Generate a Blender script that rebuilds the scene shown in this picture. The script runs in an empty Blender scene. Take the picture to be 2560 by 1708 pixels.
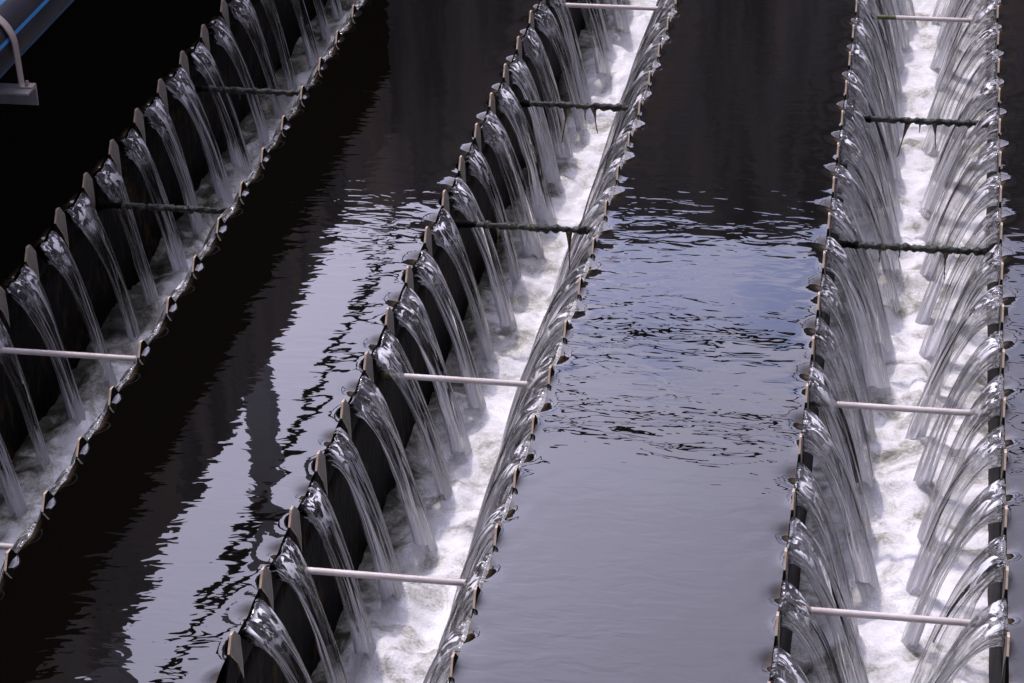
import bpy, bmesh, math, random
from mathutils import Vector, Matrix, noise
random.seed(7)
U = 0.15                      # one notch spacing in metres; everything below is written in spacings
sc = bpy.context.scene
COL = sc.collection
PI = math.pi

# ------------------------------------------------------------------ helpers
def link(o, parent=None):
    COL.objects.link(o)
    if parent is not None: o.parent = parent
    return o
def mesh_obj(name, verts, faces, mats, parent=None, fmat=None, smooth=False, uvs=None, loc=None, att=None):
    me = bpy.data.meshes.new(name)
    me.from_pydata([(x*U, y*U, z*U) for x, y, z in verts], [], faces)
    for m in (mats if isinstance(mats, (list, tuple)) else [mats]): me.materials.append(m)
    if fmat: me.polygons.foreach_set('material_index', fmat)
    if smooth: me.polygons.foreach_set('use_smooth', [True]*len(me.polygons))
    if uvs:
        uv = me.uv_layers.new(name='UVMap')
        for l in me.loops: uv.data[l.index].uv = uvs[l.vertex_index]
    if att:
        at_ = me.attributes.new(att[0], 'FLOAT', 'POINT'); at_.data.foreach_set('value', att[1])
    me.update()
    o = bpy.data.objects.new(name, me)
    if loc: o.location = (loc[0]*U, loc[1]*U, loc[2]*U)
    return link(o, parent)
def fix_normals(o):
    bm = bmesh.new(); bm.from_mesh(o.data); bmesh.ops.recalc_face_normals(bm, faces=bm.faces); bm.to_mesh(o.data); bm.free()
def empty(name, loc, parent=None):
    o = bpy.data.objects.new(name, None); o.empty_display_size = .05
    o.location = (loc[0]*U, loc[1]*U, loc[2]*U)
    return link(o, parent)
def tag(o, label=None, cat=None, group=None, kind=None):
    for k, v in (('label', label), ('category', cat), ('group', group), ('kind', kind)):
        if v: o[k] = v
    return o
def box(vs, fs, x0, x1, y0, y1, z0, z1):
    b = len(vs)
    vs += [(x0,y0,z0),(x1,y0,z0),(x1,y1,z0),(x0,y1,z0),(x0,y0,z1),(x1,y0,z1),(x1,y1,z1),(x0,y1,z1)]
    fs += [(b,b+3,b+2,b+1),(b+4,b+5,b+6,b+7),(b,b+1,b+5,b+4),(b+1,b+2,b+6,b+5),(b+2,b+3,b+7,b+6),(b+3,b,b+4,b+7)]
def box_obj(name, x0, x1, y0, y1, z0, z1, mat, parent=None):
    vs, fs = [], []; box(vs, fs, x0, x1, y0, y1, z0, z1)
    return mesh_obj(name, vs, fs, mat, parent)
def tube(vs, fs, pts, rad, n=12, caps=True, jit=None):
    b = len(vs)
    for i, p in enumerate(pts):
        p = Vector(p)
        a = Vector(pts[max(0, i-1)]); c = Vector(pts[min(len(pts)-1, i+1)])
        t = (c-a).normalized()
        s = t.cross(Vector((0, 0, 1)))
        if s.length < .05: s = t.cross(Vector((0, 1, 0)))
        s.normalize(); w = s.cross(t)
        r = rad[i] if isinstance(rad, (list, tuple)) else rad
        for k in range(n):
            an = 2*PI*k/n
            rr = r*(1+(jit(i, k) if jit else 0))
            vs.append(tuple(p + s*rr*math.cos(an) + w*rr*math.sin(an)))
    for i in range(len(pts)-1):
        for k in range(n):
            k2 = (k+1) % n
            fs.append((b+i*n+k, b+i*n+k2, b+(i+1)*n+k2, b+(i+1)*n+k))
    if caps:
        fs.append(tuple(b+k for k in range(n))[::-1]); fs.append(tuple(b+(len(pts)-1)*n+k for k in range(n)))

# ------------------------------------------------------------------ materials
def newmat(name):
    m = bpy.data.materials.new(name); m.use_nodes = True
    nt = m.node_tree; nt.nodes.clear()
    return m, nt, nt.nodes, nt.links
def N(nodes, t, **kw):
    n = nodes.new(t)
    for k, v in kw.items():
        if k.startswith('_'): setattr(n, k[1:], v)
        else: n.inputs[k.replace('__', ' ')].default_value = v
    return n
def ramp(nodes, stops, interp='LINEAR'):
    r = nodes.new('ShaderNodeValToRGB'); r.color_ramp.interpolation = interp
    el = r.color_ramp.elements
    while len(el) > 1: el.remove(el[-1])
    el[0].position = stops[0][0]; el[0].color = (*stops[0][1], 1)
    for p, c in stops[1:]:
        e = el.new(p); e.color = (*c, 1)
    return r
def g3(v): return (v, v, v)
def surf(name, stops, scale=20, detail=6, rough=.6, bump=.3, bscale=None, stretch=(1, 1, 1), spec=.5, metal=0, dist=.002):
    m, nt, nd, lk = newmat(name)
    out = N(nd, 'ShaderNodeOutputMaterial'); p = N(nd, 'ShaderNodeBsdfPrincipled')
    tc = N(nd, 'ShaderNodeTexCoord'); mp = N(nd, 'ShaderNodeMapping'); mp.inputs['Scale'].default_value = stretch
    lk.new(tc.outputs['Object'], mp.inputs['Vector'])
    no = N(nd, 'ShaderNodeTexNoise', Scale=scale, Detail=detail, Roughness=.65)
    lk.new(mp.outputs[0], no.inputs['Vector'])
    r = ramp(nd, stops); lk.new(no.outputs['Fac'], r.inputs[0]); lk.new(r.outputs[0], p.inputs['Base Color'])
    p.inputs['Roughness'].default_value = rough; p.inputs['Metallic'].default_value = metal
    p.inputs['Specular IOR Level'].default_value = spec
    n2 = N(nd, 'ShaderNodeTexNoise', Scale=bscale or scale*3, Detail=5); lk.new(mp.outputs[0], n2.inputs['Vector'])
    b = N(nd, 'ShaderNodeBump', Strength=bump, Distance=dist); lk.new(n2.outputs['Fac'], b.inputs['Height'])
    lk.new(b.outputs[0], p.inputs['Normal']); lk.new(p.outputs[0], out.inputs[0])
    return m
M_STEEL = surf('weir_steel', [(.3, (.13, .122, .102)), (.6, (.20, .19, .165)), (.75, (.15, .115, .075))], 60, rough=.5, bump=.2, metal=.1)
M_RIM = surf('rusty_rim', [(.35, (.30, .18, .09)), (.5, (.48, .37, .27)), (.7, (.56, .48, .39))], 90, rough=.55)
M_ALGAE = surf('black_algae', [(.35, (.001, .001, .001)), (.55, (.003, .0025, .002)), (.64, (.040, .022, .009)), (.70, (.006, .005, .005)), (.8, (.045, .043, .043))], 40, rough=.6, bump=1, bscale=60, stretch=(1, 1, .5), dist=.004, spec=.05)
M_BROWN = surf('brown_algae', [(.35, (.03, .02, .01)), (.55, (.10, .065, .03)), (.75, (.20, .13, .05))], 60, rough=.5, bump=.8, dist=.003)
M_ROD = surf('pale_rod', [(.35, (.46, .40, .37)), (.6, (.60, .55, .53)), (.8, (.38, .30, .25))], 50, rough=.45, bump=.1, stretch=(.4, 1, 1))
M_ROD_G = surf('rod_green_end', [(.35, (.02, .022, .008)), (.6, (.10, .11, .03)), (.75, (.2, .17, .08))], 90, rough=.6, bump=.6)
M_MOSS = surf('mossy_rod', [(.40, (.003, .004, .003)), (.54, (.012, .015, .008)), (.63, (.04, .043, .014)), (.72, (.10, .055, .03)), (.78, (.015, .018, .01))], 55, rough=.55, bump=1, bscale=120, dist=.004)
M_STRAND = surf('algae_strand', [(.35, (.05, .035, .015)), (.6, (.14, .10, .05))], 80, rough=.3)
M_CONC = surf('concrete', [(.36, (.20, .19, .19)), (.48, (.42, .40, .39)), (.56, (.54, .42, .33)), (.66, (.66, .64, .62))], 1.6, rough=.9, bump=.3, stretch=(2, 2, .25))
M_DARKC = surf('shade_black_concrete', [(.3, (.004, .004, .004)), (.7, (.009, .009, .010))], 3, rough=.95, bump=.2, spec=.1)  # near-black: the shade under the walkway slab is put into the colour
M_RAIL = surf('dark_rail', [(.3, (.02, .018, .015)), (.7, (.05, .045, .04))], 12, rough=.6)
M_POST = surf('grey_post', [(.3, (.68, .70, .76)), (.7, (.78, .80, .85))], 6, rough=.6)
M_BRKT = surf('galvanised_bracket', [(.3, (.13, .12, .13)), (.55, (.19, .18, .19)), (.72, (.20, .13, .08))], 25, rough=.55, bump=.15)
M_STRAP = surf('strap_steel', [(.3, (.32, .27, .24)), (.7, (.45, .38, .34))], 70, rough=.35, bump=.1, stretch=(1, .2, .2), metal=.3)
M_BOLT = surf('bolt_metal', [(.3, (.3, .27, .25)), (.7, (.5, .46, .43))], 90, rough=.3, metal=.7)
M_GROUND = surf('gravel_ground', [(.3, (.12, .11, .1)), (.7, (.24, .23, .21))], 4, rough=.9)
M_STRIPE = surf('blue_stripe', [(.3, (.025, .17, .40)), (.7, (.035, .21, .46))], 20, rough=.45, bump=.05, spec=.3)
M_PIPE = surf('black_plastic', [(.3, (.013, .012, .016)), (.62, (.022, .021, .027)), (.8, (.07, .07, .075))], 14, detail=12, rough=.38, bump=.08, spec=.22)

# basin water: dark brown murk under a mirror surface, small wind ripples
def water_mat():
    m, nt, nd, lk = newmat('basin_water')
    out = N(nd, 'ShaderNodeOutputMaterial')
    p = N(nd, 'ShaderNodeBsdfPrincipled', Roughness=.012, IOR=1.45)
    p.inputs['Base Color'].default_value = (.0022, .0016, .0011, 1)
    at = N(nd, 'ShaderNodeAttribute', _attribute_name='shallow')        # thin water over brown growth at the notches
    tc = N(nd, 'ShaderNodeTexCoord')
    ns = N(nd, 'ShaderNodeTexNoise', Scale=25, Detail=3); lk.new(tc.outputs['Object'], ns.inputs['Vector'])
    sa = N(nd, 'ShaderNodeMath', _operation='MULTIPLY'); lk.new(at.outputs['Fac'], sa.inputs[0]); lk.new(ns.outputs['Fac'], sa.inputs[1])
    rs = ramp(nd, [(.10, (.0022, .0016, .0011)), (.35, (.022, .016, .009)), (.6, (.06, .042, .024))]); lk.new(sa.outputs[0], rs.inputs[0]); lk.new(rs.outputs[0], p.inputs['Base Color'])
    # wide lazy swell + fine ripples that come in patches
    mp = N(nd, 'ShaderNodeMapping'); mp.inputs['Scale'].default_value = (1.0, 2.4, 1); lk.new(tc.outputs['Object'], mp.inputs[0])
    fine = N(nd, 'ShaderNodeTexNoise', Scale=17, Detail=2, Roughness=.45, Distortion=.5); lk.new(mp.outputs[0], fine.inputs['Vector'])
    big = N(nd, 'ShaderNodeTexNoise', Scale=2.2, Detail=2, Roughness=.4, Distortion=.8); lk.new(mp.outputs[0], big.inputs['Vector'])
    # ripple strength mask: stronger band across the middle distance (breeze patch) in world y
    geo = N(nd, 'ShaderNodeNewGeometry'); sep = N(nd, 'ShaderNodeSeparateXYZ'); lk.new(geo.outputs['Position'], sep.inputs[0])
    band = N(nd, 'ShaderNodeMapRange'); band.interpolation_type = 'SMOOTHSTEP'
    for k, v in (('From Min', 3.2), ('From Max', 3.65), ('To Min', .33), ('To Max', .58)): band.inputs[k].default_value = v
    lk.new(sep.outputs['Y'], band.inputs['Value'])
    band2 = N(nd, 'ShaderNodeMapRange'); band2.interpolation_type = 'SMOOTHSTEP'
    for k, v in (('From Min', 3.65), ('From Max', 4.1), ('To Min', 1.0), ('To Max', .35)): band2.inputs[k].default_value = v
    lk.new(sep.outputs['Y'], band2.inputs['Value'])
    mul = N(nd, 'ShaderNodeMath', _operation='MULTIPLY'); lk.new(band.outputs[0], mul.inputs[0]); lk.new(band2.outputs[0], mul.inputs[1])
    pat = N(nd, 'ShaderNodeTexNoise', Scale=1.6, Detail=2); lk.new(tc.outputs['Object'], pat.inputs['Vector'])
    pr = ramp(nd, [(.35, g3(.35)), (.65, g3(1.2))]); lk.new(pat.outputs['Fac'], pr.inputs[0])
    calm = N(nd, 'ShaderNodeMapRange')          # the left basin lies sheltered
    for k, v in (('From Min', -.83), ('From Max', -.53), ('To Min', .85), ('To Max', 1.0)): calm.inputs[k].default_value = v
    lk.new(sep.outputs['X'], calm.inputs['Value'])
    mul3 = N(nd, 'ShaderNodeMath', _operation='MULTIPLY'); lk.new(mul.outputs[0], mul3.inputs[0]); lk.new(calm.outputs[0], mul3.inputs[1])
    mul2 = N(nd, 'ShaderNodeMath', _operation='MULTIPLY'); lk.new(mul3.outputs[0], mul2.inputs[0]); lk.new(pr.outputs[0], mul2.inputs[1])
    f2 = N(nd, 'ShaderNodeMath', _operation='MULTIPLY'); lk.new(fine.outputs['Fac'], f2.inputs[0]); lk.new(mul2.outputs[0], f2.inputs[1])
    add = N(nd, 'ShaderNodeMath', _operation='MULTIPLY_ADD'); add.inputs[1].default_value = .22
    lk.new(big.outputs['Fac'], add.inputs[0]); lk.new(f2.outputs[0], add.inputs[2])
    b = N(nd, 'ShaderNodeBump', Strength=1, Distance=.0013); lk.new(add.outputs[0], b.inputs['Height'])
    lk.new(b.outputs[0], p.inputs['Normal']); lk.new(p.outputs[0], out.inputs[0])
    return m
M_WATER = water_mat()

def foam_mat():
    m, nt, nd, lk = newmat('foaming_water')
    out = N(nd, 'ShaderNodeOutputMaterial')
    p = N(nd, 'ShaderNodeBsdfPrincipled', Roughness=.55, IOR=1.33)
    p.inputs['Subsurface Weight'].default_value = 0
    tc = N(nd, 'ShaderNodeTexCoord')
    a = N(nd, 'ShaderNodeTexNoise', Scale=8, Detail=8, Roughness=.66, Distortion=1.2); lk.new(tc.outputs['Object'], a.inputs['Vector'])
    a2 = N(nd, 'ShaderNodeTexNoise', Scale=150, Detail=5, Roughness=.75); lk.new(tc.outputs['Object'], a2.inputs['Vector'])
    mx = N(nd, 'ShaderNodeMath', _operation='MULTIPLY_ADD'); mx.inputs[1].default_value = .28
    lk.new(a2.outputs['Fac'], mx.inputs[0]); lk.new(a.outputs['Fac'], mx.inputs[2])
    r = ramp(nd, [(.24, (.008, .008, .006)), (.38, (.08, .078, .055)), (.52, (.38, .375, .33)), (.585, (.62, .615, .59)), (.65, (.76, .755, .76)), (.8, (.87, .865, .88))])
    at = N(nd, 'ShaderNodeAttribute', _attribute_name='clear')  # darkens foam: open water by the plates, painted shade in the left channel
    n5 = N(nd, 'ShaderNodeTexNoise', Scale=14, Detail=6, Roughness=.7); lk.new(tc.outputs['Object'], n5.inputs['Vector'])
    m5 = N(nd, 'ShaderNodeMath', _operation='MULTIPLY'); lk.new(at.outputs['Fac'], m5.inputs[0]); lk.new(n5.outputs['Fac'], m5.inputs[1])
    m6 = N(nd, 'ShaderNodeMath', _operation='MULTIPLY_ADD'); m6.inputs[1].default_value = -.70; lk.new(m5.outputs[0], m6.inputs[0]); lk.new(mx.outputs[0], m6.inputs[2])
    lk.new(m6.outputs[0], r.inputs[0]); lk.new(r.outputs[0], p.inputs['Base Color'])
    v = N(nd, 'ShaderNodeTexVoronoi', Scale=260); lk.new(tc.outputs['Object'], v.inputs['Vector'])
    n3 = N(nd, 'ShaderNodeTexNoise', Scale=30, Detail=6, Roughness=.7); lk.new(tc.outputs['Object'], n3.inputs['Vector'])
    ad = N(nd, 'ShaderNodeMath', _operation='MULTIPLY_ADD'); ad.inputs[1].default_value = .35
    lk.new(v.outputs['Distance'], ad.inputs[0]); lk.new(n3.outputs['Fac'], ad.inputs[2])
    b = N(nd, 'ShaderNodeBump', Strength=.7, Distance=.004); lk.new(ad.outputs[0], b.inputs['Height'])
    lk.new(b.outputs[0], p.inputs['Normal']); lk.new(p.outputs[0], out.inputs[0])
    return m
M_FOAM = foam_mat()

TRANSP = .6
def jet_mat(name, seed, white):
    m, nt, nd, lk = newmat(name)
    out = N(nd, 'ShaderNodeOutputMaterial')
    uv = N(nd, 'ShaderNodeUVMap', _uv_map='UVMap')
    sep = N(nd, 'ShaderNodeSeparateXYZ'); lk.new(uv.outputs[0], sep.inputs[0])
    oi = N(nd, 'ShaderNodeObjectInfo')
    cmb = N(nd, 'ShaderNodeCombineXYZ'); lk.new(sep.outputs['X'], cmb.inputs['X']); lk.new(sep.outputs['Y'], cmb.inputs['Y'])
    sm = N(nd, 'ShaderNodeMath', _operation='MULTIPLY'); sm.inputs[1].default_value = 37; lk.new(oi.outputs['Random'], sm.inputs[0]); lk.new(sm.outputs[0], cmb.inputs['Z'])
    def stretched(sx, sy, sc_, det, dist=.0):
        mp = N(nd, 'ShaderNodeMapping'); mp.inputs['Scale'].default_value = (sx, sy, 1)
        lk.new(cmb.outputs[0], mp.inputs[0])
        n = N(nd, 'ShaderNodeTexNoise', Scale=sc_, Detail=det, Roughness=.6, Distortion=dist); lk.new(mp.outputs[0], n.inputs['Vector'])
        return n
    # flow ripples: long along the fall, tight across
    r1 = stretched(7, .8, 1, 1.5, .4); r2 = stretched(24, 1.2, 1, 1); r3 = stretched(11, 4.5, 1, 1.5, .8)
    # crumpled surface only at the bend of the crest
    mr = N(nd, 'ShaderNodeMapRange'); 
    for k, v in (('From Min', .15), ('From Max', .5), ('To Min', 1.0), ('To Max', .03)): mr.inputs[k].default_value = v
    lk.new(sep.outputs['Y'], mr.inputs['Value'])
    c3 = N(nd, 'ShaderNodeMath', _operation='MULTIPLY'); lk.new(r3.outputs['Fac'], c3.inputs[0]); lk.new(mr.outputs[0], c3.inputs[1])
    h1 = N(nd, 'ShaderNodeMath', _operation='MULTIPLY_ADD'); h1.inputs[1].default_value = .2; lk.new(r2.outputs['Fac'], h1.inputs[0]); lk.new(r1.outputs['Fac'], h1.inputs[2])
    mb = N(nd, 'ShaderNodeMapRange')
    for k, v in (('From Min', .25), ('From Max', .7), ('To Min', .9), ('To Max', .40)): mb.inputs[k].default_value = v
    lk.new(sep.outputs['Y'], mb.inputs['Value'])
    h1b = N(nd, 'ShaderNodeMath', _operation='MULTIPLY'); lk.new(h1.outputs[0], h1b.inputs[0]); lk.new(mb.outputs[0], h1b.inputs[1])
    h2 = N(nd, 'ShaderNodeMath', _operation='MULTIPLY_ADD'); h2.inputs[1].default_value = 1.1; lk.new(c3.outputs[0], h2.inputs[0]); lk.new(h1b.outputs[0], h2.inputs[2])
    b = N(nd, 'ShaderNodeBump', Strength=1, Distance=.008); lk.new(h2.outputs[0], b.inputs['Height'])
    rf = N(nd, 'ShaderNodeBsdfRefraction', Roughness=.01, IOR=1.33); lk.new(b.outputs[0], rf.inputs['Normal'])
    tr = N(nd, 'ShaderNodeBsdfTransparent')
    mixR = N(nd, 'ShaderNodeMixShader'); mg = N(nd, 'ShaderNodeMapRange')
    for k, v in (('From Min', .25), ('From Max', .6), ('To Min', .60), ('To Max', .88)): mg.inputs[k].default_value = v
    lk.new(sep.outputs['Y'], mg.inputs['Value']); lw = N(nd, 'ShaderNodeLayerWeight', Blend=.5); lk.new(b.outputs[0], lw.inputs['Normal'])      # thick rims bend the light more
    lr = ramp(nd, [(.62, g3(1)), (.96, g3(.15))]); lk.new(lw.outputs['Facing'], lr.inputs[0])
    ml = N(nd, 'ShaderNodeMath', _operation='MULTIPLY'); lk.new(mg.outputs[0], ml.inputs[0]); lk.new(lr.outputs[0], ml.inputs[1])
    dn = stretched(17, .55, 1, 2, .3)                      # glassy cords in the sheet that bend the light hard
    dr_ = ramp(nd, [(.50+seed, g3(1)), (.54+seed, g3(.08)), (.66+seed, g3(.02))]); lk.new(dn.outputs['Fac'], dr_.inputs[0])
    ml2 = N(nd, 'ShaderNodeMath', _operation='MULTIPLY'); lk.new(ml.outputs[0], ml2.inputs[0]); lk.new(dr_.outputs[0], ml2.inputs[1]); lk.new(ml2.outputs[0], mixR.inputs[0])
    lk.new(rf.outputs[0], mixR.inputs[1]); lk.new(tr.outputs[0], mixR.inputs[2])
    gs = N(nd, 'ShaderNodeBsdfGlossy', Roughness=.13); lk.new(b.outputs[0], gs.inputs['Normal'])
    gr = ramp(nd, [(.12, g3(.03)), (.19, g3(.30)), (.36, g3(.30)), (.55, g3(.12))]); lk.new(sep.outputs['Y'], gr.inputs[0]); lk.new(gr.outputs[0], gs.inputs['Roughness'])
    fz = N(nd, 'ShaderNodeFresnel', IOR=1.75); lk.new(b.outputs[0], fz.inputs['Normal'])
    gm = N(nd, 'ShaderNodeNewGeometry'); bi = N(nd, 'ShaderNodeMapRange')       # thin sheet: leaving it reflects as little as entering it
    for k, v in (('To Min', 1.75), ('To Max', .70)): bi.inputs[k].default_value = v
    lk.new(gm.outputs['Backfacing'], bi.inputs['Value']); lk.new(bi.outputs[0], fz.inputs['IOR'])
    mixT = N(nd, 'ShaderNodeMixShader'); lk.new(fz.outputs[0], mixT.inputs[0]); lk.new(mixR.outputs[0], mixT.inputs[1]); lk.new(gs.outputs[0], mixT.inputs[2])
    # white aerated threads, few at the crest and many near the landing
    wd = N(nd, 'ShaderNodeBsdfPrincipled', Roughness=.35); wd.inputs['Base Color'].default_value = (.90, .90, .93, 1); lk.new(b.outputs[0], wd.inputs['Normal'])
    tl = N(nd, 'ShaderNodeBsdfTranslucent'); tl.inputs['Color'].default_value = (.94, .94, .97, 1)
    wmix = N(nd, 'ShaderNodeMixShader'); wmix.inputs[0].default_value = .72; lk.new(wd.outputs[0], wmix.inputs[1]); lk.new(tl.outputs[0], wmix.inputs[2])
    w1 = stretched(19, .6, 1, 3, .2)
    grad = N(nd, 'ShaderNodeMapRange')
    for k, v in (('From Min', .15), ('From Max', 1.0), ('To Min', -.03+white), ('To Max', .035+white)): grad.inputs[k].default_value = v
    lk.new(sep.outputs['Y'], grad.inputs['Value'])
    wa = N(nd, 'ShaderNodeMath', _operation='ADD'); lk.new(w1.outputs['Fac'], wa.inputs[0]); lk.new(grad.outputs[0], wa.inputs[1])
    bt = N(nd, 'ShaderNodeMapRange')
    for k, v in (('From Min', .80), ('From Max', 1.0), ('To Min', 0), ('To Max', .30)): bt.inputs[k].default_value = v
    lk.new(sep.outputs['Y'], bt.inputs['Value'])
    wb_ = N(nd, 'ShaderNodeMath', _operation='ADD'); lk.new(wa.outputs[0], wb_.inputs[0]); lk.new(bt.outputs[0], wb_.inputs[1]); wa = wb_
    rnd_ = N(nd, 'ShaderNodeMapRange')
    for k, v in (('To Min', -.045), ('To Max', .05)): rnd_.inputs[k].default_value = v
    lk.new(oi.outputs['Random'], rnd_.inputs['Value'])
    wc_ = N(nd, 'ShaderNodeMath', _operation='ADD'); lk.new(wa.outputs[0], wc_.inputs[0]); lk.new(rnd_.outputs[0], wc_.inputs[1]); wa = wc_
    wr = ramp(nd, [(.59, g3(0)), (.62, g3(.8)), (.67, g3(1))]); lk.new(wa.outputs[0], wr.inputs[0])
    # sun glints painted as white diffuse patches where the sheet bends over the crest
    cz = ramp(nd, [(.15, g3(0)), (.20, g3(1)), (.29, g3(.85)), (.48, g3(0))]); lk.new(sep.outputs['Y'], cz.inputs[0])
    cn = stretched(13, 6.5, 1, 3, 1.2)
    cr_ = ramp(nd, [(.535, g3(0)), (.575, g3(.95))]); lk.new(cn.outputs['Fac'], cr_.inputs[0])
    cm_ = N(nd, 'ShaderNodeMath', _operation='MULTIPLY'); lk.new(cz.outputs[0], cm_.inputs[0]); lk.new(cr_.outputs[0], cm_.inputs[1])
    fin = N(nd, 'ShaderNodeMixShader'); lk.new(wr.outputs[0], fin.inputs[0]); lk.new(mixT.outputs[0], fin.inputs[1]); lk.new(wmix.outputs[0], fin.inputs[2])
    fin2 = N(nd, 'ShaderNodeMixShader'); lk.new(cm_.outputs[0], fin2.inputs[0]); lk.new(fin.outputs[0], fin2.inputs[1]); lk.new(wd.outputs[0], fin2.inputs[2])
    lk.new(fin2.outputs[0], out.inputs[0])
    return m
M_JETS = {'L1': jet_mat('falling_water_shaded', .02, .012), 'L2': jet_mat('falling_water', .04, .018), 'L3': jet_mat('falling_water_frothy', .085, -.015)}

# ------------------------------------------------------------------ camera (solved from the tooth tips)
H = 11.8285
cr = Vector((.98449353, .17350426, -.0258604)); cu = Vector((-.06102376, .47694614, .87681154)); cw = Vector((-.16446456, .86163719, -.48013827))
cd = bpy.data.cameras.new('camera'); cam = bpy.data.objects.new('camera', cd); COL.objects.link(cam)
cam.matrix_world = Matrix(((cr.x, cu.x, -cw.x, 0), (cr.y, cu.y, -cw.y, 0), (cr.z, cu.z, -cw.z, H*U), (0, 0, 0, 1)))
FPX = 5888.85
cd.sensor_width = 36; cd.lens = 36*FPX/2560; cd.clip_start = .05; cd.clip_end = 2000
sc.camera = cam
def proj(x, y, z):
    d = Vector((x, y, z-H)); w = d.dot(cw)
    return 1280+FPX*d.dot(cr)/w, 854-FPX*d.dot(cu)/w
def inframe(x, y, z, m=0):
    px, py = proj(x, y, z)
    return -m < px < 2560+m and -m < py < 1708+m

# ------------------------------------------------------------------ layout
WZ = -.14            # basin level
FZ = -2.08           # foam level
ROWS = {             # x at y=23, slope, side the water falls to, phase of tooth tips, reach of jets
    'L1l': (-9.935, -.0010, 1, .77, .58), 'L1r': (-7.970, -.0075, -1, .75, .66),
    'L2l': (-5.495, .0045, 1, .80, .66), 'L2r': (-3.570, .0045, -1, .757, .74),
    'L3l': (-.940, -.0020, 1, .725, .74), 'L3r': (.987, -.0015, -1, .69, .80)}
def rx(r, y): return ROWS[r][0] + ROWS[r][1]*(y-23)
Y0, Y1 = 8.0, 50.0
CH = [('L1', 'left', 'channel nearest the black pipe'), ('L2', 'middle', ''), ('L3', 'right', '')]

# tooth: one steel point between two notches; clean kite on the launder face, black growth around it
def make_tooth(out, seed):
    rnd = random.Random(seed)
    T = .022
    j = lambda a: a+rnd.uniform(-.012, .012)
    ap = (-.038, 0.0); ap2 = (.042, -.008)
    outline = [(-.5, -.5), (j(-.13), -.135), ap, ap2, (j(.16), -.155), (.5, -.5)]
    kite = [(outline[1][0]+.004, outline[1][1]-.012), ap, ap2, outline[4], (j(.17), -.40), (j(.155), j(-.62)), (j(.04), -.36)]
    vs, fs, fm = [], [], []
    for x in (0, -T*out):
        vs += [(x, y, z) for y, z in outline]
    n = len(outline)
    # back face, edges
    fs.append(tuple(range(n, 2*n))[::-1]); fm.append(2)
    for i in range(n):
        k = (i+1) % n
        fs.append((i, k, n+k, n+i)); fm.append(1 if 1 <= i <= 3 else 2)
    fs.append(tuple(range(n))); fm.append(2)
    # clean plate and rim stand 0.3 mm proud of the growth face
    b = len(vs); e = .003*out
    ky = sum(p[0] for p in kite)/len(kite); kz = -.2
    vs += [(e, y, z) for y, z in kite]
    inner = [(ky+(y-ky)*.90, kz+(z-kz)*.95) for y, z in kite]
    vs += [(e, y, z) for y, z in inner]
    m = len(kite)
    for i in range(m):
        k = (i+1) % m
        fs.append((b+i, b+k, b+m+k, b+m+i)); fm.append(1)
    fs.append(tuple(range(b+m, b+2*m))); fm.append(0)
    return vs, fs, fm

def tooth_meshes(out):
    res = []
    for s in range(5):
        vs, fs, fm = make_tooth(out, s*11+3)
        me = bpy.data.meshes.new('tooth'); me.from_pydata([(x*U, y*U, z*U) for x, y, z in vs], [], fs)
        for m_ in (M_STEEL, M_RIM, M_ALGAE): me.materials.append(m_)
        me.polygons.foreach_set('material_index', fm); me.update(); res.append(me)
    return res
TOOTH = {1: tooth_meshes(1), -1: tooth_meshes(-1)}

def tooth_list(r):
    x0, sl, out, ph, reach = ROWS[r]
    vis = []
    for k in range(10, 40):
        y = k+ph
        if any(inframe(rx(r, y)+dx, y+dy, z, 12) for dx, dy, z in ((0, 0, 0), (0, .2, -.5), (0, -.2, -.5))): vis.append(y)
    return [vis[0]-1]+vis+[vis[-1]+1]
def jet_list(r):
    x0, sl, out, ph, reach = ROWS[r]
    vis = []
    for k in range(10, 40):
        y = k+ph-.5
        if any(inframe(rx(r, y)+out*u, y, z, 0) for u, z in ((.05, -.2), (.35, -.5), (.55, -1.0), (.7, -1.5), (reach, FZ+.1))): vis.append(y)
    return vis

def plate(r, parent, tl):
    out = ROWS[r][2]; T = .022
    ya, yb = tl[0]-.5, tl[-1]+.5
    vs, fs = [], []
    prof = [(Y0, 0), (ya, 0), (ya, -.5)]
    # waterline wobble of the growth on the plate: many columns so the face can bulge with slime
    n = int((yb-ya)*10)
    for i in range(n+1): prof.append((ya+(yb-ya)*i/n, -.5))
    prof += [(yb, 0), (Y1, 0)]
    rowsz = [None, -.7, -1.0, -1.4, -1.8, -2.6]
    npf = len(prof)
    for zi, z in enumerate(rowsz):
        for y, zt in prof:
            zz = zt if z is None else z
            bulge = 0
            if z is not None and -2.5 < z < -.75: bulge = .05*max(0, noise.noise(Vector((y*1.7, zz*.9, x_seed(r)))))
            vs.append((rx(r, y)+out*bulge, y, zz))
    off = len(vs)
    for zi, z in enumerate(rowsz):
        for y, zt in prof:
            zz = zt if z is None else z
            vs.append((rx(r, y)-out*T, y, zz))
    for zi in range(len(rowsz)-1):
        for i in range(npf-1):
            a = zi*npf+i
            fs.append((a, a+1, a+npf+1, a+npf)); fs.append((off+a, off+a+npf, off+a+npf+1, off+a+1))
    for i in range(npf-1):
        fs.append((i, off+i, off+i+1, i+1))
    return mesh_obj('weir_plate', vs, fs, M_ALGAE, parent, smooth=True)
def x_seed(r): return {'L1l': 1., 'L1r': 5., 'L2l': 9., 'L2r': 14., 'L3l': 20., 'L3r': 27.}[r]

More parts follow.
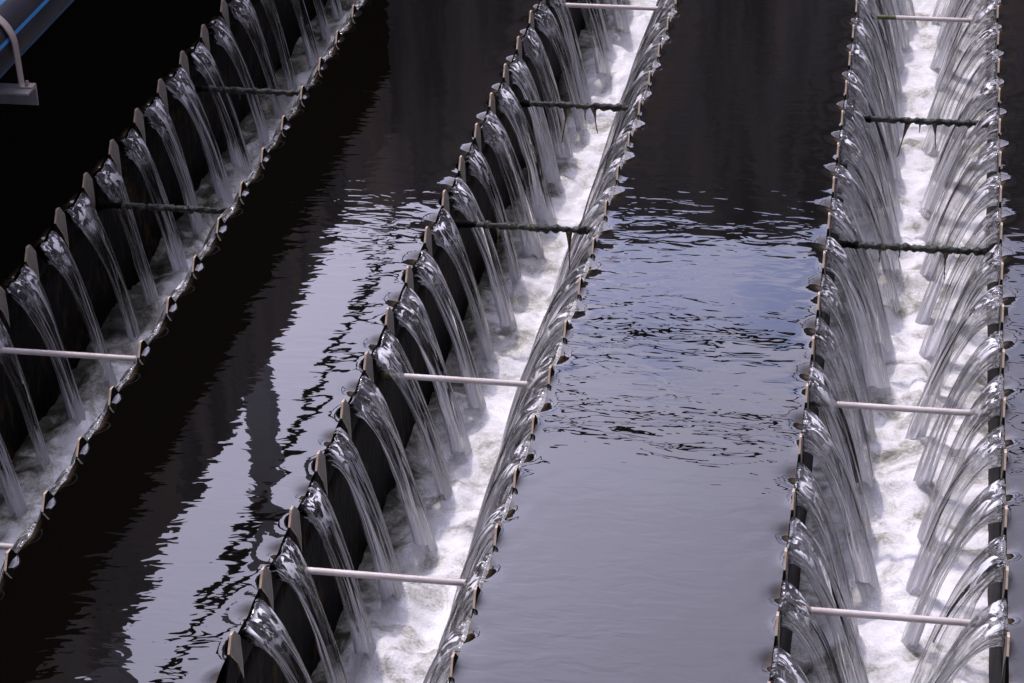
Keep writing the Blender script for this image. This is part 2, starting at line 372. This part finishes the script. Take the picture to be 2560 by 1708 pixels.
# ------------------------------------------------------------------ launders
LN = {'L1': ('left', 'shaded steel overflow channel on the left, beneath the black pipe'),
      'L2': ('middle', 'steel overflow channel in the middle with notched plates slanting up the frame'),
      'L3': ('right', 'steel overflow channel on the right, its notched sides nearly upright in view')}
RODY = [17.52, 21.22, 24.97, 28.70, 32.38]
def rod_kind(ch, i):
    return 'mossy' if i in (2, 3) else ('tip' if (ch == 'L3' and i == 4) else 'clean')
for ch in ('L1', 'L2', 'L3'):
    word, lab = LN[ch]
    rl, rr = ch+'l', ch+'r'
    base = empty('overflow_channel', ((rx(rl, 23)+rx(rr, 23))/2, 23, -2.6))
    tag(base, lab, 'channel', 'overflow channels')
    bx, by, bz = (rx(rl, 23)+rx(rr, 23))/2, 23, -2.6
    def rel(o):                       # geometry was written in world spacings: keep it there under the empty
        o.matrix_parent_inverse = Matrix.Translation((-bx*U, -by*U, -bz*U)); return o
    for r in (rl, rr):
        tl = tooth_list(r)
        p = rel(plate(r, base, tl))
        for i, y in enumerate(tl):
            t = bpy.data.objects.new('tooth', random.choice(TOOTH[ROWS[r][2]]))
            t.location = (rx(r, y)*U, y*U, random.uniform(-.012, .012)*U*0)
            link(t, p)
    vs, fs = [], []; xl, xr = rx(rl, 23), rx(rr, 23)
    box(vs, fs, xl-.2, xr+.2, Y0, Y1, -2.75, -2.6)
    rel(mesh_obj('channel_floor', vs, fs, M_DARKC, base))
    for i, y in enumerate(RODY):
        xa, xb = rx(rl, y)+.02, rx(rr, y)-.02
        if ch == 'L1' and i == 4: pass
        k = rod_kind(ch, i)
        vs, fs, fm = [], [], []
        rnd = random.Random(ch+str(i))
        zc = -.5
        if k in ('clean', 'tip'):
            n = 40
            pts = [(xa+(xb-xa)*t/n, y, zc) for t in range(n+1)]
            tube(vs, fs, pts, .033, 16)
            fm = [0]*len(fs)
            lim = 11 if k == 'tip' else 3
            for q in range(len(fs)-2):
                if q//16 < lim or q//16 > 38: fm[q] = 1
            rod = mesh_obj('tie_rod', vs, fs, [M_ROD, M_ROD_G], base, fmat=fm, smooth=True)
        else:
            n = 90
            pts, rad = [], []
            for t in range(n+1):
                f = t/n
                pts.append((xa+(xb-xa)*f, y+.012*noise.noise(Vector((t*.3, i, 3))), zc+.012*noise.noise(Vector((t*.25, 7+i, 1)))-.012))
                e = max(0, 1-min(f, 1-f)/.10)
                rad.append(.038+.024*noise.noise(Vector((t*.33, i*5+bx, 0)))+.05*e*e+.012*abs(noise.noise(Vector((t*.9, i, bx)))))
            tube(vs, fs, pts, rad, 14, jit=lambda a, b: .38*noise.noise(Vector((a*.45, math.cos(b*.45)*1.5, math.sin(b*.45)*1.5+i))))
            rod = mesh_obj('tie_rod', vs, fs, [M_MOSS, M_ALGAE], base, smooth=True, fmat=[1 if q//14 < 15 or q//14 > 84 else 0 for q in range(len(fs))])  # ends coloured black, standing in for being hidden behind the jets
            rod['label'] = 'cross rod coated in dark green moss'
            dr = {('L2', 3): [(.44, .55, -.10), (.62, .38, .05), (.56, .2, 0)], ('L2', 2): [(.30, .28, 0), (.76, .62, 0)], ('L3', 3): [(.42, .52, -.12), (.60, .38, .03), (.5, .15, 0)],
                  ('L3', 2): [(.30, .2, 0), (.70, .38, 0), (.42, .12, 0)], ('L1', 3): [(.55, .2, 0), (.4, .12, 0)], ('L1', 2): [(.6, .12, 0)]}.get((ch, i), [])
            for f, ln, lean in dr:
                v2, f2 = [], []
                m_ = 12; x = xa+(xb-xa)*f
                pp = [(x+lean*(s/m_)+.01*noise.noise(Vector((s*.7, x, y)))*s/m_, y, zc-.02-ln*s/m_) for s in range(m_+1)]
                rr_ = [.045*max(.11, (1-s/m_)**3.2)+(.003 if s < m_ else 0) for s in range(m_+1)]
                tube(v2, f2, pp, rr_, 8)
                st = mesh_obj('algae_strand', v2, f2, M_STRAND, rod, smooth=True)
        rel(rod)

# ------------------------------------------------------------------ falling jets
def drop(d, yy, jit=1.0):
    rr2 = math.sqrt((d+.05)**2+yy*yy)
    return -.040*jit*math.exp(-(rr2/.105)**2) - .003*math.exp(-(rr2/.25)**2)
def jet_mesh(seed, reach, M_JET):
    rnd = random.Random(seed*13+int(reach*100))
    NT = 56; NS = 16
    verts, uvs, faces = [], [], []
    T1 = 1.38
    wid = rnd.uniform(.92, 1.06); sq = rnd.uniform(-.04, .04)
    vt = reach/1.25
    ring = None
    for it in range(NT+1):
        v = it/NT
        pre = .13
        if v < pre:                       # sliding over the basin lip toward the notch
            f = v/pre; u = -.24*(1-f); t = 0
        else:
            f = 1; u = 0; t = T1*(v-pre)/(1-pre)
        k = min(1, max(0, (t-.10)/.95)); k = k*k*(3-2*k)
        w0 = .30*(1-f)+.272*wid*f
        tw = (.205+.03*math.sin(seed*2.1))*(1-.58*t/T1)
        sy = sq*k
        tk = max(0, t-.06)
        keel_u = u+(.53+.09*math.sin(seed*4.3))*reach*tk + .05*tk*(1-math.exp(-2*tk)) + .012*t
        keel_z = (WZ-.30)*(1-f)+(-.487)*f + .08*tk-tk*tk*1.06
        def top(yy):
            z0 = WZ+drop(max(0, -u-.022), yy)+(.003-.08*(1-f)**.6)
            return (u+vt*t, z0-.30*t-t*t*.95)
        def width(s):
            a = w0*(1-s)**.9+.010
            b = tw*math.exp(-(s/(.13+.10*math.sin(seed*1.7)**2+.25*(1-t/T1)))**2) + .016 + .018*math.exp(-((1-s)/.07)**2) + .006*math.sin(9*s+seed)
            return a*(1-k)+b*k
        def pt(s, side):
            w = width(s)
            n1 = noise.noise(Vector((s*4.5+seed*3.1, t*1.3, side*2.0+seed)))
            n2 = noise.noise(Vector((s*11+seed*7.7, t*1.2, side*3.0)))
            a_ = min(1, t*3)
            y = side*(w+(.05*n1+.022*n2)*a_) + sy + .05*k*noise.noise(Vector((s*3, t*.9, seed*5.3)))
            tu, tz = top(min(abs(y), w0))
            ss = s*(1+k*(.22*noise.noise(Vector((t*2.6, seed*2.2, 4)))+.10*noise.noise(Vector((t*7, seed*1.2, 9)))))
            return (tu+(keel_u-tu)*ss, y, tz+(keel_z-tz)*ss)
        ss = [(.5-.5*math.cos(PI*i/NS)) for i in range(NS+1)]
        right = [pt(s, 1) for s in ss]; left = [pt(s, -1) for s in ss]
        crown = []; ncr = 12
        for i in range(1, ncr):
            a = i/ncr
            y = left[0][1]*(1-a)+right[0][1]*a
            tu, tz = top(min(w0, abs(y-sy)))
            bul = math.sin(PI*a)
            g = noise.noise(Vector((a*4+seed*2, t*1.5+seed, 2)))*.035*min(1, t*2.5) + noise.noise(Vector((a*3+seed, t*7, 6)))*.018*math.exp(-((t-.25)/.2)**2)
            crown.append((tu+.05*k*bul+g*.6*k, y, tz+(.03*k+(.13*min(1, t*1.6))*(1-k))*bul+g*bul))
        loop = right[::-1] + crown[::-1] + left
        n = len(loop)
        lastp = None; dist = 0
        for i, p in enumerate(loop):
            verts.append(p); uvs.append((i/n, v))
    for it in range(NT):
        for i in range(n):
            j = (i+1) % n
            if i == n-1: faces.append((it*n+i, it*n+j, (it+1)*n+j, (it+1)*n+i))
            else: faces.append((it*n+i, it*n+j, (it+1)*n+j, (it+1)*n+i))
    faces.append(tuple(range(n))[::-1]); faces.append(tuple(NT*n+i for i in range(n)))
    me = bpy.data.meshes.new('water_jet')
    me.from_pydata([(x*U, y*U, z*U) for x, y, z in verts], [], faces)
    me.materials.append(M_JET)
    uv = me.uv_layers.new(name='UVMap')
    for l in me.loops: uv.data[l.index].uv = uvs[l.vertex_index]
    bm = bmesh.new(); bm.from_mesh(me)
    if bm.calc_volume(signed=True) < 0: bmesh.ops.reverse_faces(bm, faces=bm.faces)
    bm.to_mesh(me); bm.free()
    me.polygons.foreach_set('use_smooth', [True]*len(me.polygons)); me.update()
    return me
ORD = 'first second third fourth fifth sixth seventh eighth ninth tenth eleventh twelfth thirteenth fourteenth fifteenth sixteenth seventeenth eighteenth nineteenth twentieth twenty-first twenty-second'.split()
for r in ROWS:
    x0, sl, out, ph, reach = ROWS[r]
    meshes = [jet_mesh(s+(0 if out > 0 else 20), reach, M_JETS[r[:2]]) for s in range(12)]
    word = LN[r[:2]][0]; side = 'left' if r[2] == 'l' else 'right'
    seq = list(range(12)); last = None
    for i, y in enumerate(jet_list(r)):
        c = random.choice([s for s in seq if s != last]); last = c
        o = bpy.data.objects.new('water_jet', meshes[c])
        o.location = (rx(r, y)*U, y*U, 0)
        o.rotation_euler = (0, 0, (0 if out > 0 else PI)+random.uniform(-.03, .03))
        s = random.uniform(.84, 1.10); o.scale = (s, random.choice((random.uniform(.74, .9), random.uniform(.88, 1.10), random.uniform(.95, 1.15))), 1)
        COL.objects.link(o)
        lead = {'L1': 'dark glassy', 'L2': 'clear', 'L3': 'bright clear'}[r[:2]]
        tag(o, f'{lead} water jet, {ORD[i]} from the bottom along the {word} channel\'s {side} plate', 'water jet', 'water jets falling through the weir notches')

# ------------------------------------------------------------------ foam in the launders
for ch in ('L1', 'L2', 'L3'):
    rl, rr = ch+'l', ch+'r'
    vs, fs, dk = [], [], []
    ya, yb = 11.5, 40.0
    ny = int((yb-ya)/.045); nx = 44
    sd = {'L1': 3., 'L2': 17., 'L3': 31.}[ch]
    for j in range(ny+1):
        y = ya+(yb-ya)*j/ny
        xa, xb = rx(rl, y), rx(rr, y)
        for i in range(nx+1):
            f = i/nx; x = xa+(xb-xa)*f
            z = FZ + .12*noise.noise(Vector((x*1.3, y*.9, sd))) + .10*noise.noise(Vector((x*3.0, y*2.4, sd+4))) + .04*noise.noise(Vector((x*9, y*8, sd+8)))
            for r in (rl, rr):
                d = abs(x-rx(r, y)); ph = ROWS[r][3]-.5; re = ROWS[r][4]
                yy = (y-ph+.5) % 1-.5
                q = ((d-re*.95)/.22)**2+(yy/.3)**2
                z += .12*math.exp(-q)*(.5+1.1*abs(noise.noise(Vector((x*4, y*4, sd+11)))))
            z += .10*math.exp(-((y-33.2)/.6)**2)*(1 if ch != 'L1' else 0)
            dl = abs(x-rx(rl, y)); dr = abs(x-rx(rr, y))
            dv = math.exp(-(dl/{'L1': .48, 'L2': .32, 'L3': .20}[ch])**2)*{'L1': .85, 'L2': .75, 'L3': .2}[ch] + (.12 if ch == 'L3' else .3)*math.exp(-(dr/.2)**2)  # dark open water by the plates; left channel's wider band is painted shade
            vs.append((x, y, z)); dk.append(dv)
    for j in range(ny):
        for i in range(nx):
            a = j*(nx+1)+i; fs.append((a, a+1, a+nx+2, a+nx+1))
    o = mesh_obj('foam', vs, fs, M_FOAM, smooth=True, att=('clear', dk))
    tag(o, {'L1': 'shaded bluish white foam churning in the left channel', 'L2': 'white foam churning in the middle channel', 'L3': 'brightest white foam churning in the right channel'}[ch], 'foam', kind='stuff')

# ------------------------------------------------------------------ basins
def basin(xa, xb, rl, rr, nm, y0=13.0, y1=36.0):
    """water between row rl (its upstream side at xa) and row rr (at xb); None = plain edge"""
    def cuts(a, b):
        xs = []
        if rl and rr:
            L = b-a
            d = [0, .012, .03, .055, .085, .12, .16, .2, .25, .3, .36, .42, .5, .6, .7, .8]
            mid = []
            n = int((L-1.6)/.09)
            for i in range(1, n): mid.append(.8+(L-1.6)*i/n)
            xs = d+mid+[L-q for q in d[::-1]]
            return [a+q for q in xs]
        d = [0, .012, .03, .055, .085, .12, .16, .2, .25, .3, .36, .42, .5, .6, .7, .8, 1, 1.25, 1.5]
        k = 2.0
        while k < b-a: d.append(k); k += .5
        d.append(b-a)
        if rl: return [a+q for q in d]
        return [b-q for q in d][::-1]
    X = cuts(xa, xb)
    n = int((y1-y0)/.05)
    Y = [Y0, (Y0+y0)/2]+[y0+(y1-y0)*j/n for j in range(n+1)]+[y1+1.5*k for k in range(1, 9)]+[52]
    vs, fs, sh = [], [], []
    for y in Y:
        T = .022
        a = rx(rl, y)+T if rl else xa
        b = rx(rr, y)-T if rr else xb
        for x_ in X:
            f = (x_-xa)/(xb-xa); x = a+(b-a)*f
            z = WZ
            shal = 0
            z += .0008*noise.noise(Vector((x*1.1, y*1.6, 2)))
            for r, sgn in ((rl, 1), (rr, -1)):
                if not r: continue
                d = (x-(a if sgn > 0 else b))*sgn
                if d > 1.6: continue
                ph = ROWS[r][3]-.5; yy = (y-ph+.5) % 1-.5; i_ = round(y-ph)
                jit = .85+.3*noise.noise(Vector((i_*1.7, x_seed(r), 1)))
                rr2 = math.sqrt((d+.05)**2+yy*yy)
                z += drop(d, yy, 1+.15*(jit-1))
                shal = max(shal, math.exp(-((d/.055)**2+(yy/.24)**2)) )
                # tiny capillary wrinkles round each notch and each tooth
                z += .003*noise.noise(Vector((x*5, y*5, x_seed(r))))*math.exp(-d/.35)
                # meniscus climbing the steel between notches
                z += .02*math.exp(-d/.03)*max(0, (abs(yy)-.33)/.17)
            vs.append((x, y, z)); sh.append(shal)
    nx = len(X)
    for j in range(len(Y)-1):
        for i in range(nx-1):
            a = j*nx+i; fs.append((a, a+1, a+nx+1, a+nx))
    o = mesh_obj('basin_water', vs, fs, M_WATER, smooth=True, att=('shallow', sh))
    tag(o, nm, 'water', kind='structure')
basin(-13.0, -9.957, None, 'L1l', 'black still water under the pipe, left of the left channel')
basin(-7.948, -5.517, 'L1r', 'L2l', 'dark and lavender reflecting water between the left and middle channels')
basin(-3.548, -.962, 'L2r', 'L3l', 'rippled lavender reflecting water between the middle and right channels')
basin(1.009, 9.0, 'L3r', None, 'strip of reflecting water at the right edge')

# ------------------------------------------------------------------ surroundings seen in the reflections
g = mesh_obj('ground', [(-900, -900, -13), (900, -900, -13), (900, 900, -13), (-900, 900, -13)], [(0, 1, 2, 3)], M_GROUND)
tag(g, 'gravel ground around the tank', 'ground', kind='structure')
o = box_obj('tank_wall', -14.5, -13.0, Y0-1, 53, -13, 10.0, M_DARKC); tag(o, 'tank wall behind the black pipe, coloured near-black as shade under the walkway', 'wall', kind='structure')
o = box_obj('tank_wall', -14.5, 10.0, Y0-1.4, Y0-.004, -13, 1.0, M_CONC); tag(o, 'low near wall of the tank', 'wall', kind='structure')
o = box_obj('tank_wall', 9.0, 10.0, Y0, 52, -13, 1.0, M_CONC); tag(o, 'low right wall of the tank', 'wall', kind='structure')
# left walkway: slab with a handrail on posts
w = empty('walkway', (-15, 30, 10)); tag(w, 'concrete walkway slab with handrail, mirrored in the left basin', 'walkway')
def under(o, c): o.matrix_parent_inverse = Matrix.Translation((-c[0]*U, -c[1]*U, -c[2]*U)); return o
c = (-15, 30, 10)
under(box_obj('slab', -22, -12.97, 0, 70, 10.01, 11.55, M_CONC, w), c)
vs, fs = [], []; tube(vs, fs, [(-14.8, 0, 18), (-14.8, 70, 18)], .17, 12); under(mesh_obj('handrail', vs, fs, M_RAIL, w, smooth=True), c)
for y in (2.1, 13.1, 24.1, 35.1, 46.1):
    under(box_obj('post', -15.2, -14.6, y-.3, y+.3, 11.56, 22.5 if y > 40 else 17.8, M_POST, w), c)
# far wall with a two-rail fence on top
w = empty('far_wall', (-3, 54, -13)); tag(w, 'tall streaked concrete wall at the far end, seen as dark reflection', 'wall', kind='structure')
c = (-3, 54, -13)
under(box_obj('wall_body', -30, 30, 53.01, 55, -13, 14.1, M_CONC, w), c)
for z, rd in ((17.5, .17), (20.3, .17)):
    vs, fs = [], []; tube(vs, fs, [(-12, 54, z), (30, 54, z)], rd, 12); under(mesh_obj('rail', vs, fs, M_RAIL, w, smooth=True), c)
for x in (-11.8, .2, 12, 23):
    under(box_obj('post', x-.15, x+.15, 53.8, 54.1, 14.11, 20.4, M_RAIL, w), c)

# ------------------------------------------------------------------ black pipe on its bracket
PR = .46; PX = -10.175-PR; PFZ = 1.6; PYB = 23.62; PZ = PFZ+PR+.012
n = 96; ys = [y0 for y0 in range(8, 53, 2)]
vs, fs, fm = [], [], []
pipe = empty('pipe', (PX, 30, PFZ+.012)); tag(pipe, 'thick black plastic pipe with bright blue stripes crossing the top left corner', 'pipe')
for y in ys:
    for k in range(n):
        a = 2*PI*k/n; vs.append((PX+PR*math.cos(a), y, PZ+PR*math.sin(a)))
for i in range(len(ys)-1):
    for k in range(n):
        fs.append((i*n+k, i*n+(k+1) % n, (i+1)*n+(k+1) % n, (i+1)*n+k))
fs.append(tuple(range(n))[::-1]); fs.append(tuple((len(ys)-1)*n+k for k in range(n)))
body = under(mesh_obj('pipe_body', vs, fs, M_PIPE, pipe, smooth=True), (PX, 30, PFZ+.012)); fix_normals(body)
for k in range(8):
    a0 = math.radians(-31+45*k); hw = .022/PR
    vs, fs = [], []
    for y in (8.01, 51.99):
        for q in range(5):
            a = a0-hw+2*hw*q/4; vs.append((PX+(PR+.002)*math.cos(a), y, PZ+(PR+.002)*math.sin(a)))
    for q in range(4): fs.append((q, q+1, 5+q+1, 5+q))
    under(mesh_obj('stripe', vs, fs, M_STRIPE, pipe, smooth=True), (PX, 30, PFZ+.012))
br = empty('pipe_bracket', (PX, PYB, PFZ)); tag(br, 'grey steel angle bracket with a strap clamping the black pipe', 'bracket')
bc = (PX, PYB, PFZ); BX = -10.142
# flange toward the camera, web hanging from its back edge
vs, fs = [], []
y0, y1 = 23.415, 23.70; xe = -9.975; xs = xe+.10
fl = [(-13.0, y0), (xs-.10, y0), (xe, y1), (-13.0, y1)]
t = .028
vs = [(x, y, PFZ-t) for x, y in fl]+[(x, y, PFZ) for x, y in fl]
fs = [(3, 2, 1, 0), (4, 5, 6, 7), (0, 1, 5, 4), (1, 2, 6, 5), (2, 3, 7, 6), (3, 0, 4, 7)]
b = len(vs)
wb = [(-13.0, PFZ-t), (xe, PFZ-t), (xe, PFZ-.25), (-13.0, PFZ-.25)]
for yy in (y1-.028, y1-.001): vs += [(x, yy, z) for x, z in wb]
fs += [(b, b+3, b+2, b+1), (b+4, b+5, b+6, b+7), (b, b+1, b+5, b+4), (b+1, b+2, b+6, b+5), (b+2, b+3, b+7, b+6), (b+3, b, b+4, b+7)]
o = under(mesh_obj('angle_bar', vs, fs, M_BRKT, br), bc); fix_normals(o)
md = o.modifiers.new('b', 'BEVEL'); md.width = .0009; md.segments = 2
# strap: foot, upright, arc, upright
pr = []
r1 = PR+.006
pr.append((BX+.165, PFZ+.004)); pr.append((BX+.05, PFZ+.004)); pr.append((BX+.012, PFZ+.02))
for k in range(0, 37):
    a = PI*k/36; pr.append((PX+(BX-PX)*math.cos(a), PZ+r1*math.sin(a)))
pr.append((2*PX-BX-.012, PFZ+.02)); pr.append((2*PX-BX-.3, PFZ+.004))
def offset(pr, d):
    res = []
    for i, p in enumerate(pr):
        a = pr[max(0, i-1)]; c_ = pr[min(len(pr)-1, i+1)]
        tx, tz = c_[0]-a[0], c_[1]-a[1]; L = math.hypot(tx, tz); res.append((p[0]+tz/L*d, p[1]-tx/L*d))
    return res
op = offset(pr, .016)
op = [(x, max(z, PFZ+.018) if i < 2 or i > len(pr)-2 else z) for i, (x, z) in enumerate(op)]
vs, fs = [], []
y0s, y1s = 23.56, 23.69
for (a, b_) in zip(pr, op):
    vs += [(a[0], y0s, a[1]), (a[0], y1s, a[1]), (b_[0], y1s, b_[1]), (b_[0], y0s, b_[1])]
for i in range(len(pr)-1):
    for q in range(4): fs.append((i*4+q, i*4+(q+1) % 4, (i+1)*4+(q+1) % 4, (i+1)*4+q))
fs.append((0, 1, 2, 3)); fs.append(tuple(len(vs)-4+q for q in range(4))[::-1])
o = under(mesh_obj('strap', vs, fs, M_STRAP, br), bc); fix_normals(o)
vs, fs = [], []
tube(vs, fs, [(BX+.09, PYB, PFZ+.02), (BX+.09, PYB, PFZ+.045)], .034, 6); tube(vs, fs, [(BX+.09, PYB, PFZ+.045), (BX+.09, PYB, PFZ+.075)], .018, 12)
under(mesh_obj('bolt', vs, fs, M_BOLT, br), bc)

# ------------------------------------------------------------------ light
SUN_EL, SUN_AZ = math.radians(67), math.radians(-46)      # azimuth from +y, positive to +x: ahead and to the left
sd = Vector((math.cos(SUN_EL)*math.sin(SUN_AZ), math.cos(SUN_EL)*math.cos(SUN_AZ), math.sin(SUN_EL)))
sl_ = bpy.data.lights.new('sun', 'SUN'); sl_.energy = 3.4; sl_.angle = math.radians(1.5); sl_.color = (1, .89, .76)
so = bpy.data.objects.new('sun', sl_); COL.objects.link(so)
so.rotation_euler = sd.to_track_quat('Z', 'Y').to_euler()
wd = bpy.data.worlds.new('World'); sc.world = wd; wd.use_nodes = True
nt = wd.node_tree; nd = nt.nodes; lk = nt.links; nd.clear()
out = N(nd, 'ShaderNodeOutputWorld'); bg = N(nd, 'ShaderNodeBackground', Strength=.12)
sky = nd.new('ShaderNodeTexSky'); sky.sky_type = 'NISHITA'; sky.sun_disc = False
sky.sun_elevation = SUN_EL; sky.sun_rotation = SUN_AZ; sky.altitude = 50; sky.air_density = 1; sky.dust_density = 1.5
tc = nd.new('ShaderNodeTexCoord')
mp = nd.new('ShaderNodeMapping'); mp.inputs['Scale'].default_value = (1, 1, 2.2); lk.new(tc.outputs['Generated'], mp.inputs[0])
no = N(nd, 'ShaderNodeTexNoise', Scale=3.4, Detail=7, Roughness=.55, Distortion=.5); lk.new(mp.outputs[0], no.inputs['Vector'])
cr1 = ramp(nd, [(.12, g3(0)), (.24, g3(1))]); lk.new(no.outputs['Fac'], cr1.inputs[0])
no2 = N(nd, 'ShaderNodeTexNoise', Scale=5, Detail=5, Roughness=.5); lk.new(mp.outputs[0], no2.inputs['Vector'])
cr2 = ramp(nd, [(.3, (11.5, 11.1, 15.0)), (.55, (13.6, 13.1, 17.5)), (.75, (16.1, 15.6, 20.2))]); lk.new(no2.outputs['Fac'], cr2.inputs[0])
# clouds are brightest on the sun's side of the sky
dp = N(nd, 'ShaderNodeVectorMath', _operation='DOT_PRODUCT'); dp.inputs[1].default_value = sd; lk.new(tc.outputs['Generated'], dp.inputs[0])
mr = N(nd, 'ShaderNodeMapRange')
for k, v in (('From Min', -.6), ('From Max', .85), ('To Min', .62), ('To Max', .84)): mr.inputs[k].default_value = v
lk.new(dp.outputs['Value'], mr.inputs['Value'])
cm = N(nd, 'ShaderNodeVectorMath', _operation='SCALE'); lk.new(cr2.outputs[0], cm.inputs[0])
pw = N(nd, 'ShaderNodeMath', _operation='POWER'); pw.inputs[1].default_value = 11; pw.use_clamp = True
gd = Vector((math.sin(math.radians(-22))*math.cos(math.radians(31)), math.cos(math.radians(-22))*math.cos(math.radians(31)), math.sin(math.radians(31))))   # glowing cloud bank
d2 = N(nd, 'ShaderNodeVectorMath', _operation='DOT_PRODUCT'); d2.inputs[1].default_value = gd; lk.new(tc.outputs['Generated'], d2.inputs[0])
mx0 = N(nd, 'ShaderNodeMath', _operation='MAXIMUM'); mx0.inputs[1].default_value = 0; lk.new(d2.outputs['Value'], mx0.inputs[0]); lk.new(mx0.outputs[0], pw.inputs[0])
ma = N(nd, 'ShaderNodeMath', _operation='MULTIPLY_ADD'); ma.inputs[1].default_value = 5.4; lk.new(pw.outputs[0], ma.inputs[0]); lk.new(mr.outputs[0], ma.inputs[2])
hm = N(nd, 'ShaderNodeMath', _operation='MAXIMUM'); hm.inputs[1].default_value = 0; lk.new(dp.outputs['Value'], hm.inputs[0])
hp = N(nd, 'ShaderNodeMath', _operation='POWER'); hp.inputs[1].default_value = 150; lk.new(hm.outputs[0], hp.inputs[0])      # veiled sun glowing through thin cloud
h3 = N(nd, 'ShaderNodeMath', _operation='MULTIPLY_ADD'); h3.inputs[1].default_value = 42; lk.new(hp.outputs[0], h3.inputs[0]); lk.new(ma.outputs[0], h3.inputs[2])
lk.new(h3.outputs[0], cm.inputs['Scale'])
mix = nd.new('ShaderNodeMix'); mix.data_type = 'RGBA'
# a ragged blue gap low in the cloud
hd = Vector((math.sin(math.radians(-3))*math.cos(math.radians(27.6)), math.cos(math.radians(-3))*math.cos(math.radians(27.6)), math.sin(math.radians(27.6))))
sb = N(nd, 'ShaderNodeVectorMath', _operation='SUBTRACT'); sb.inputs[1].default_value = hd; lk.new(tc.outputs['Generated'], sb.inputs[0])
ms = N(nd, 'ShaderNodeVectorMath', _operation='MULTIPLY'); ms.inputs[1].default_value = (6.5, 6.5, 34); lk.new(sb.outputs[0], ms.inputs[0])
ln = N(nd, 'ShaderNodeVectorMath', _operation='LENGTH'); lk.new(ms.outputs[0], ln.inputs[0])
n4 = N(nd, 'ShaderNodeTexNoise', Scale=18, Detail=5, Roughness=.6); lk.new(mp.outputs[0], n4.inputs['Vector'])
ad4 = N(nd, 'ShaderNodeMath', _operation='MULTIPLY_ADD'); ad4.inputs[1].default_value = 2.6; lk.new(n4.outputs['Fac'], ad4.inputs[0]); lk.new(ln.outputs['Value'], ad4.inputs[2])
hr = ramp(nd, [(.60, g3(.12)), (1.0, g3(1))]); 
dv = N(nd, 'ShaderNodeMath', _operation='MULTIPLY'); dv.inputs[1].default_value = .42; lk.new(ad4.outputs[0], dv.inputs[0]); lk.new(dv.outputs[0], hr.inputs[0])
tm = nd.new('ShaderNodeMix'); tm.data_type = 'RGBA'; tm.inputs[6].default_value = (6.6, 7.9, 14.5, 1)
lk.new(hr.outputs[0], tm.inputs['Factor']); lk.new(cr2.outputs[0], tm.inputs[7]); lk.new(tm.outputs[2], cm.inputs[0])
lk.new(cr1.outputs[0], mix.inputs['Factor']); lk.new(sky.outputs[0], mix.inputs[6]); lk.new(cm.outputs[0], mix.inputs[7])
lk.new(mix.outputs[2], bg.inputs['Color']); lk.new(bg.outputs[0], out.inputs[0])

sc.view_settings.view_transform = 'Standard'; sc.view_settings.look = 'None'
sc.view_settings.exposure = -1.02; sc.view_settings.gamma = 1
sc.render.engine = 'CYCLES'
cy = sc.cycles
cy.use_denoising = True
cy.max_bounces = 14; cy.transmission_bounces = 12; cy.transparent_max_bounces = 14; cy.diffuse_bounces = 3; cy.glossy_bounces = 6
cy.caustics_reflective = False; cy.caustics_refractive = False
cy.sample_clamp_indirect = 6; cy.blur_glossy = .3
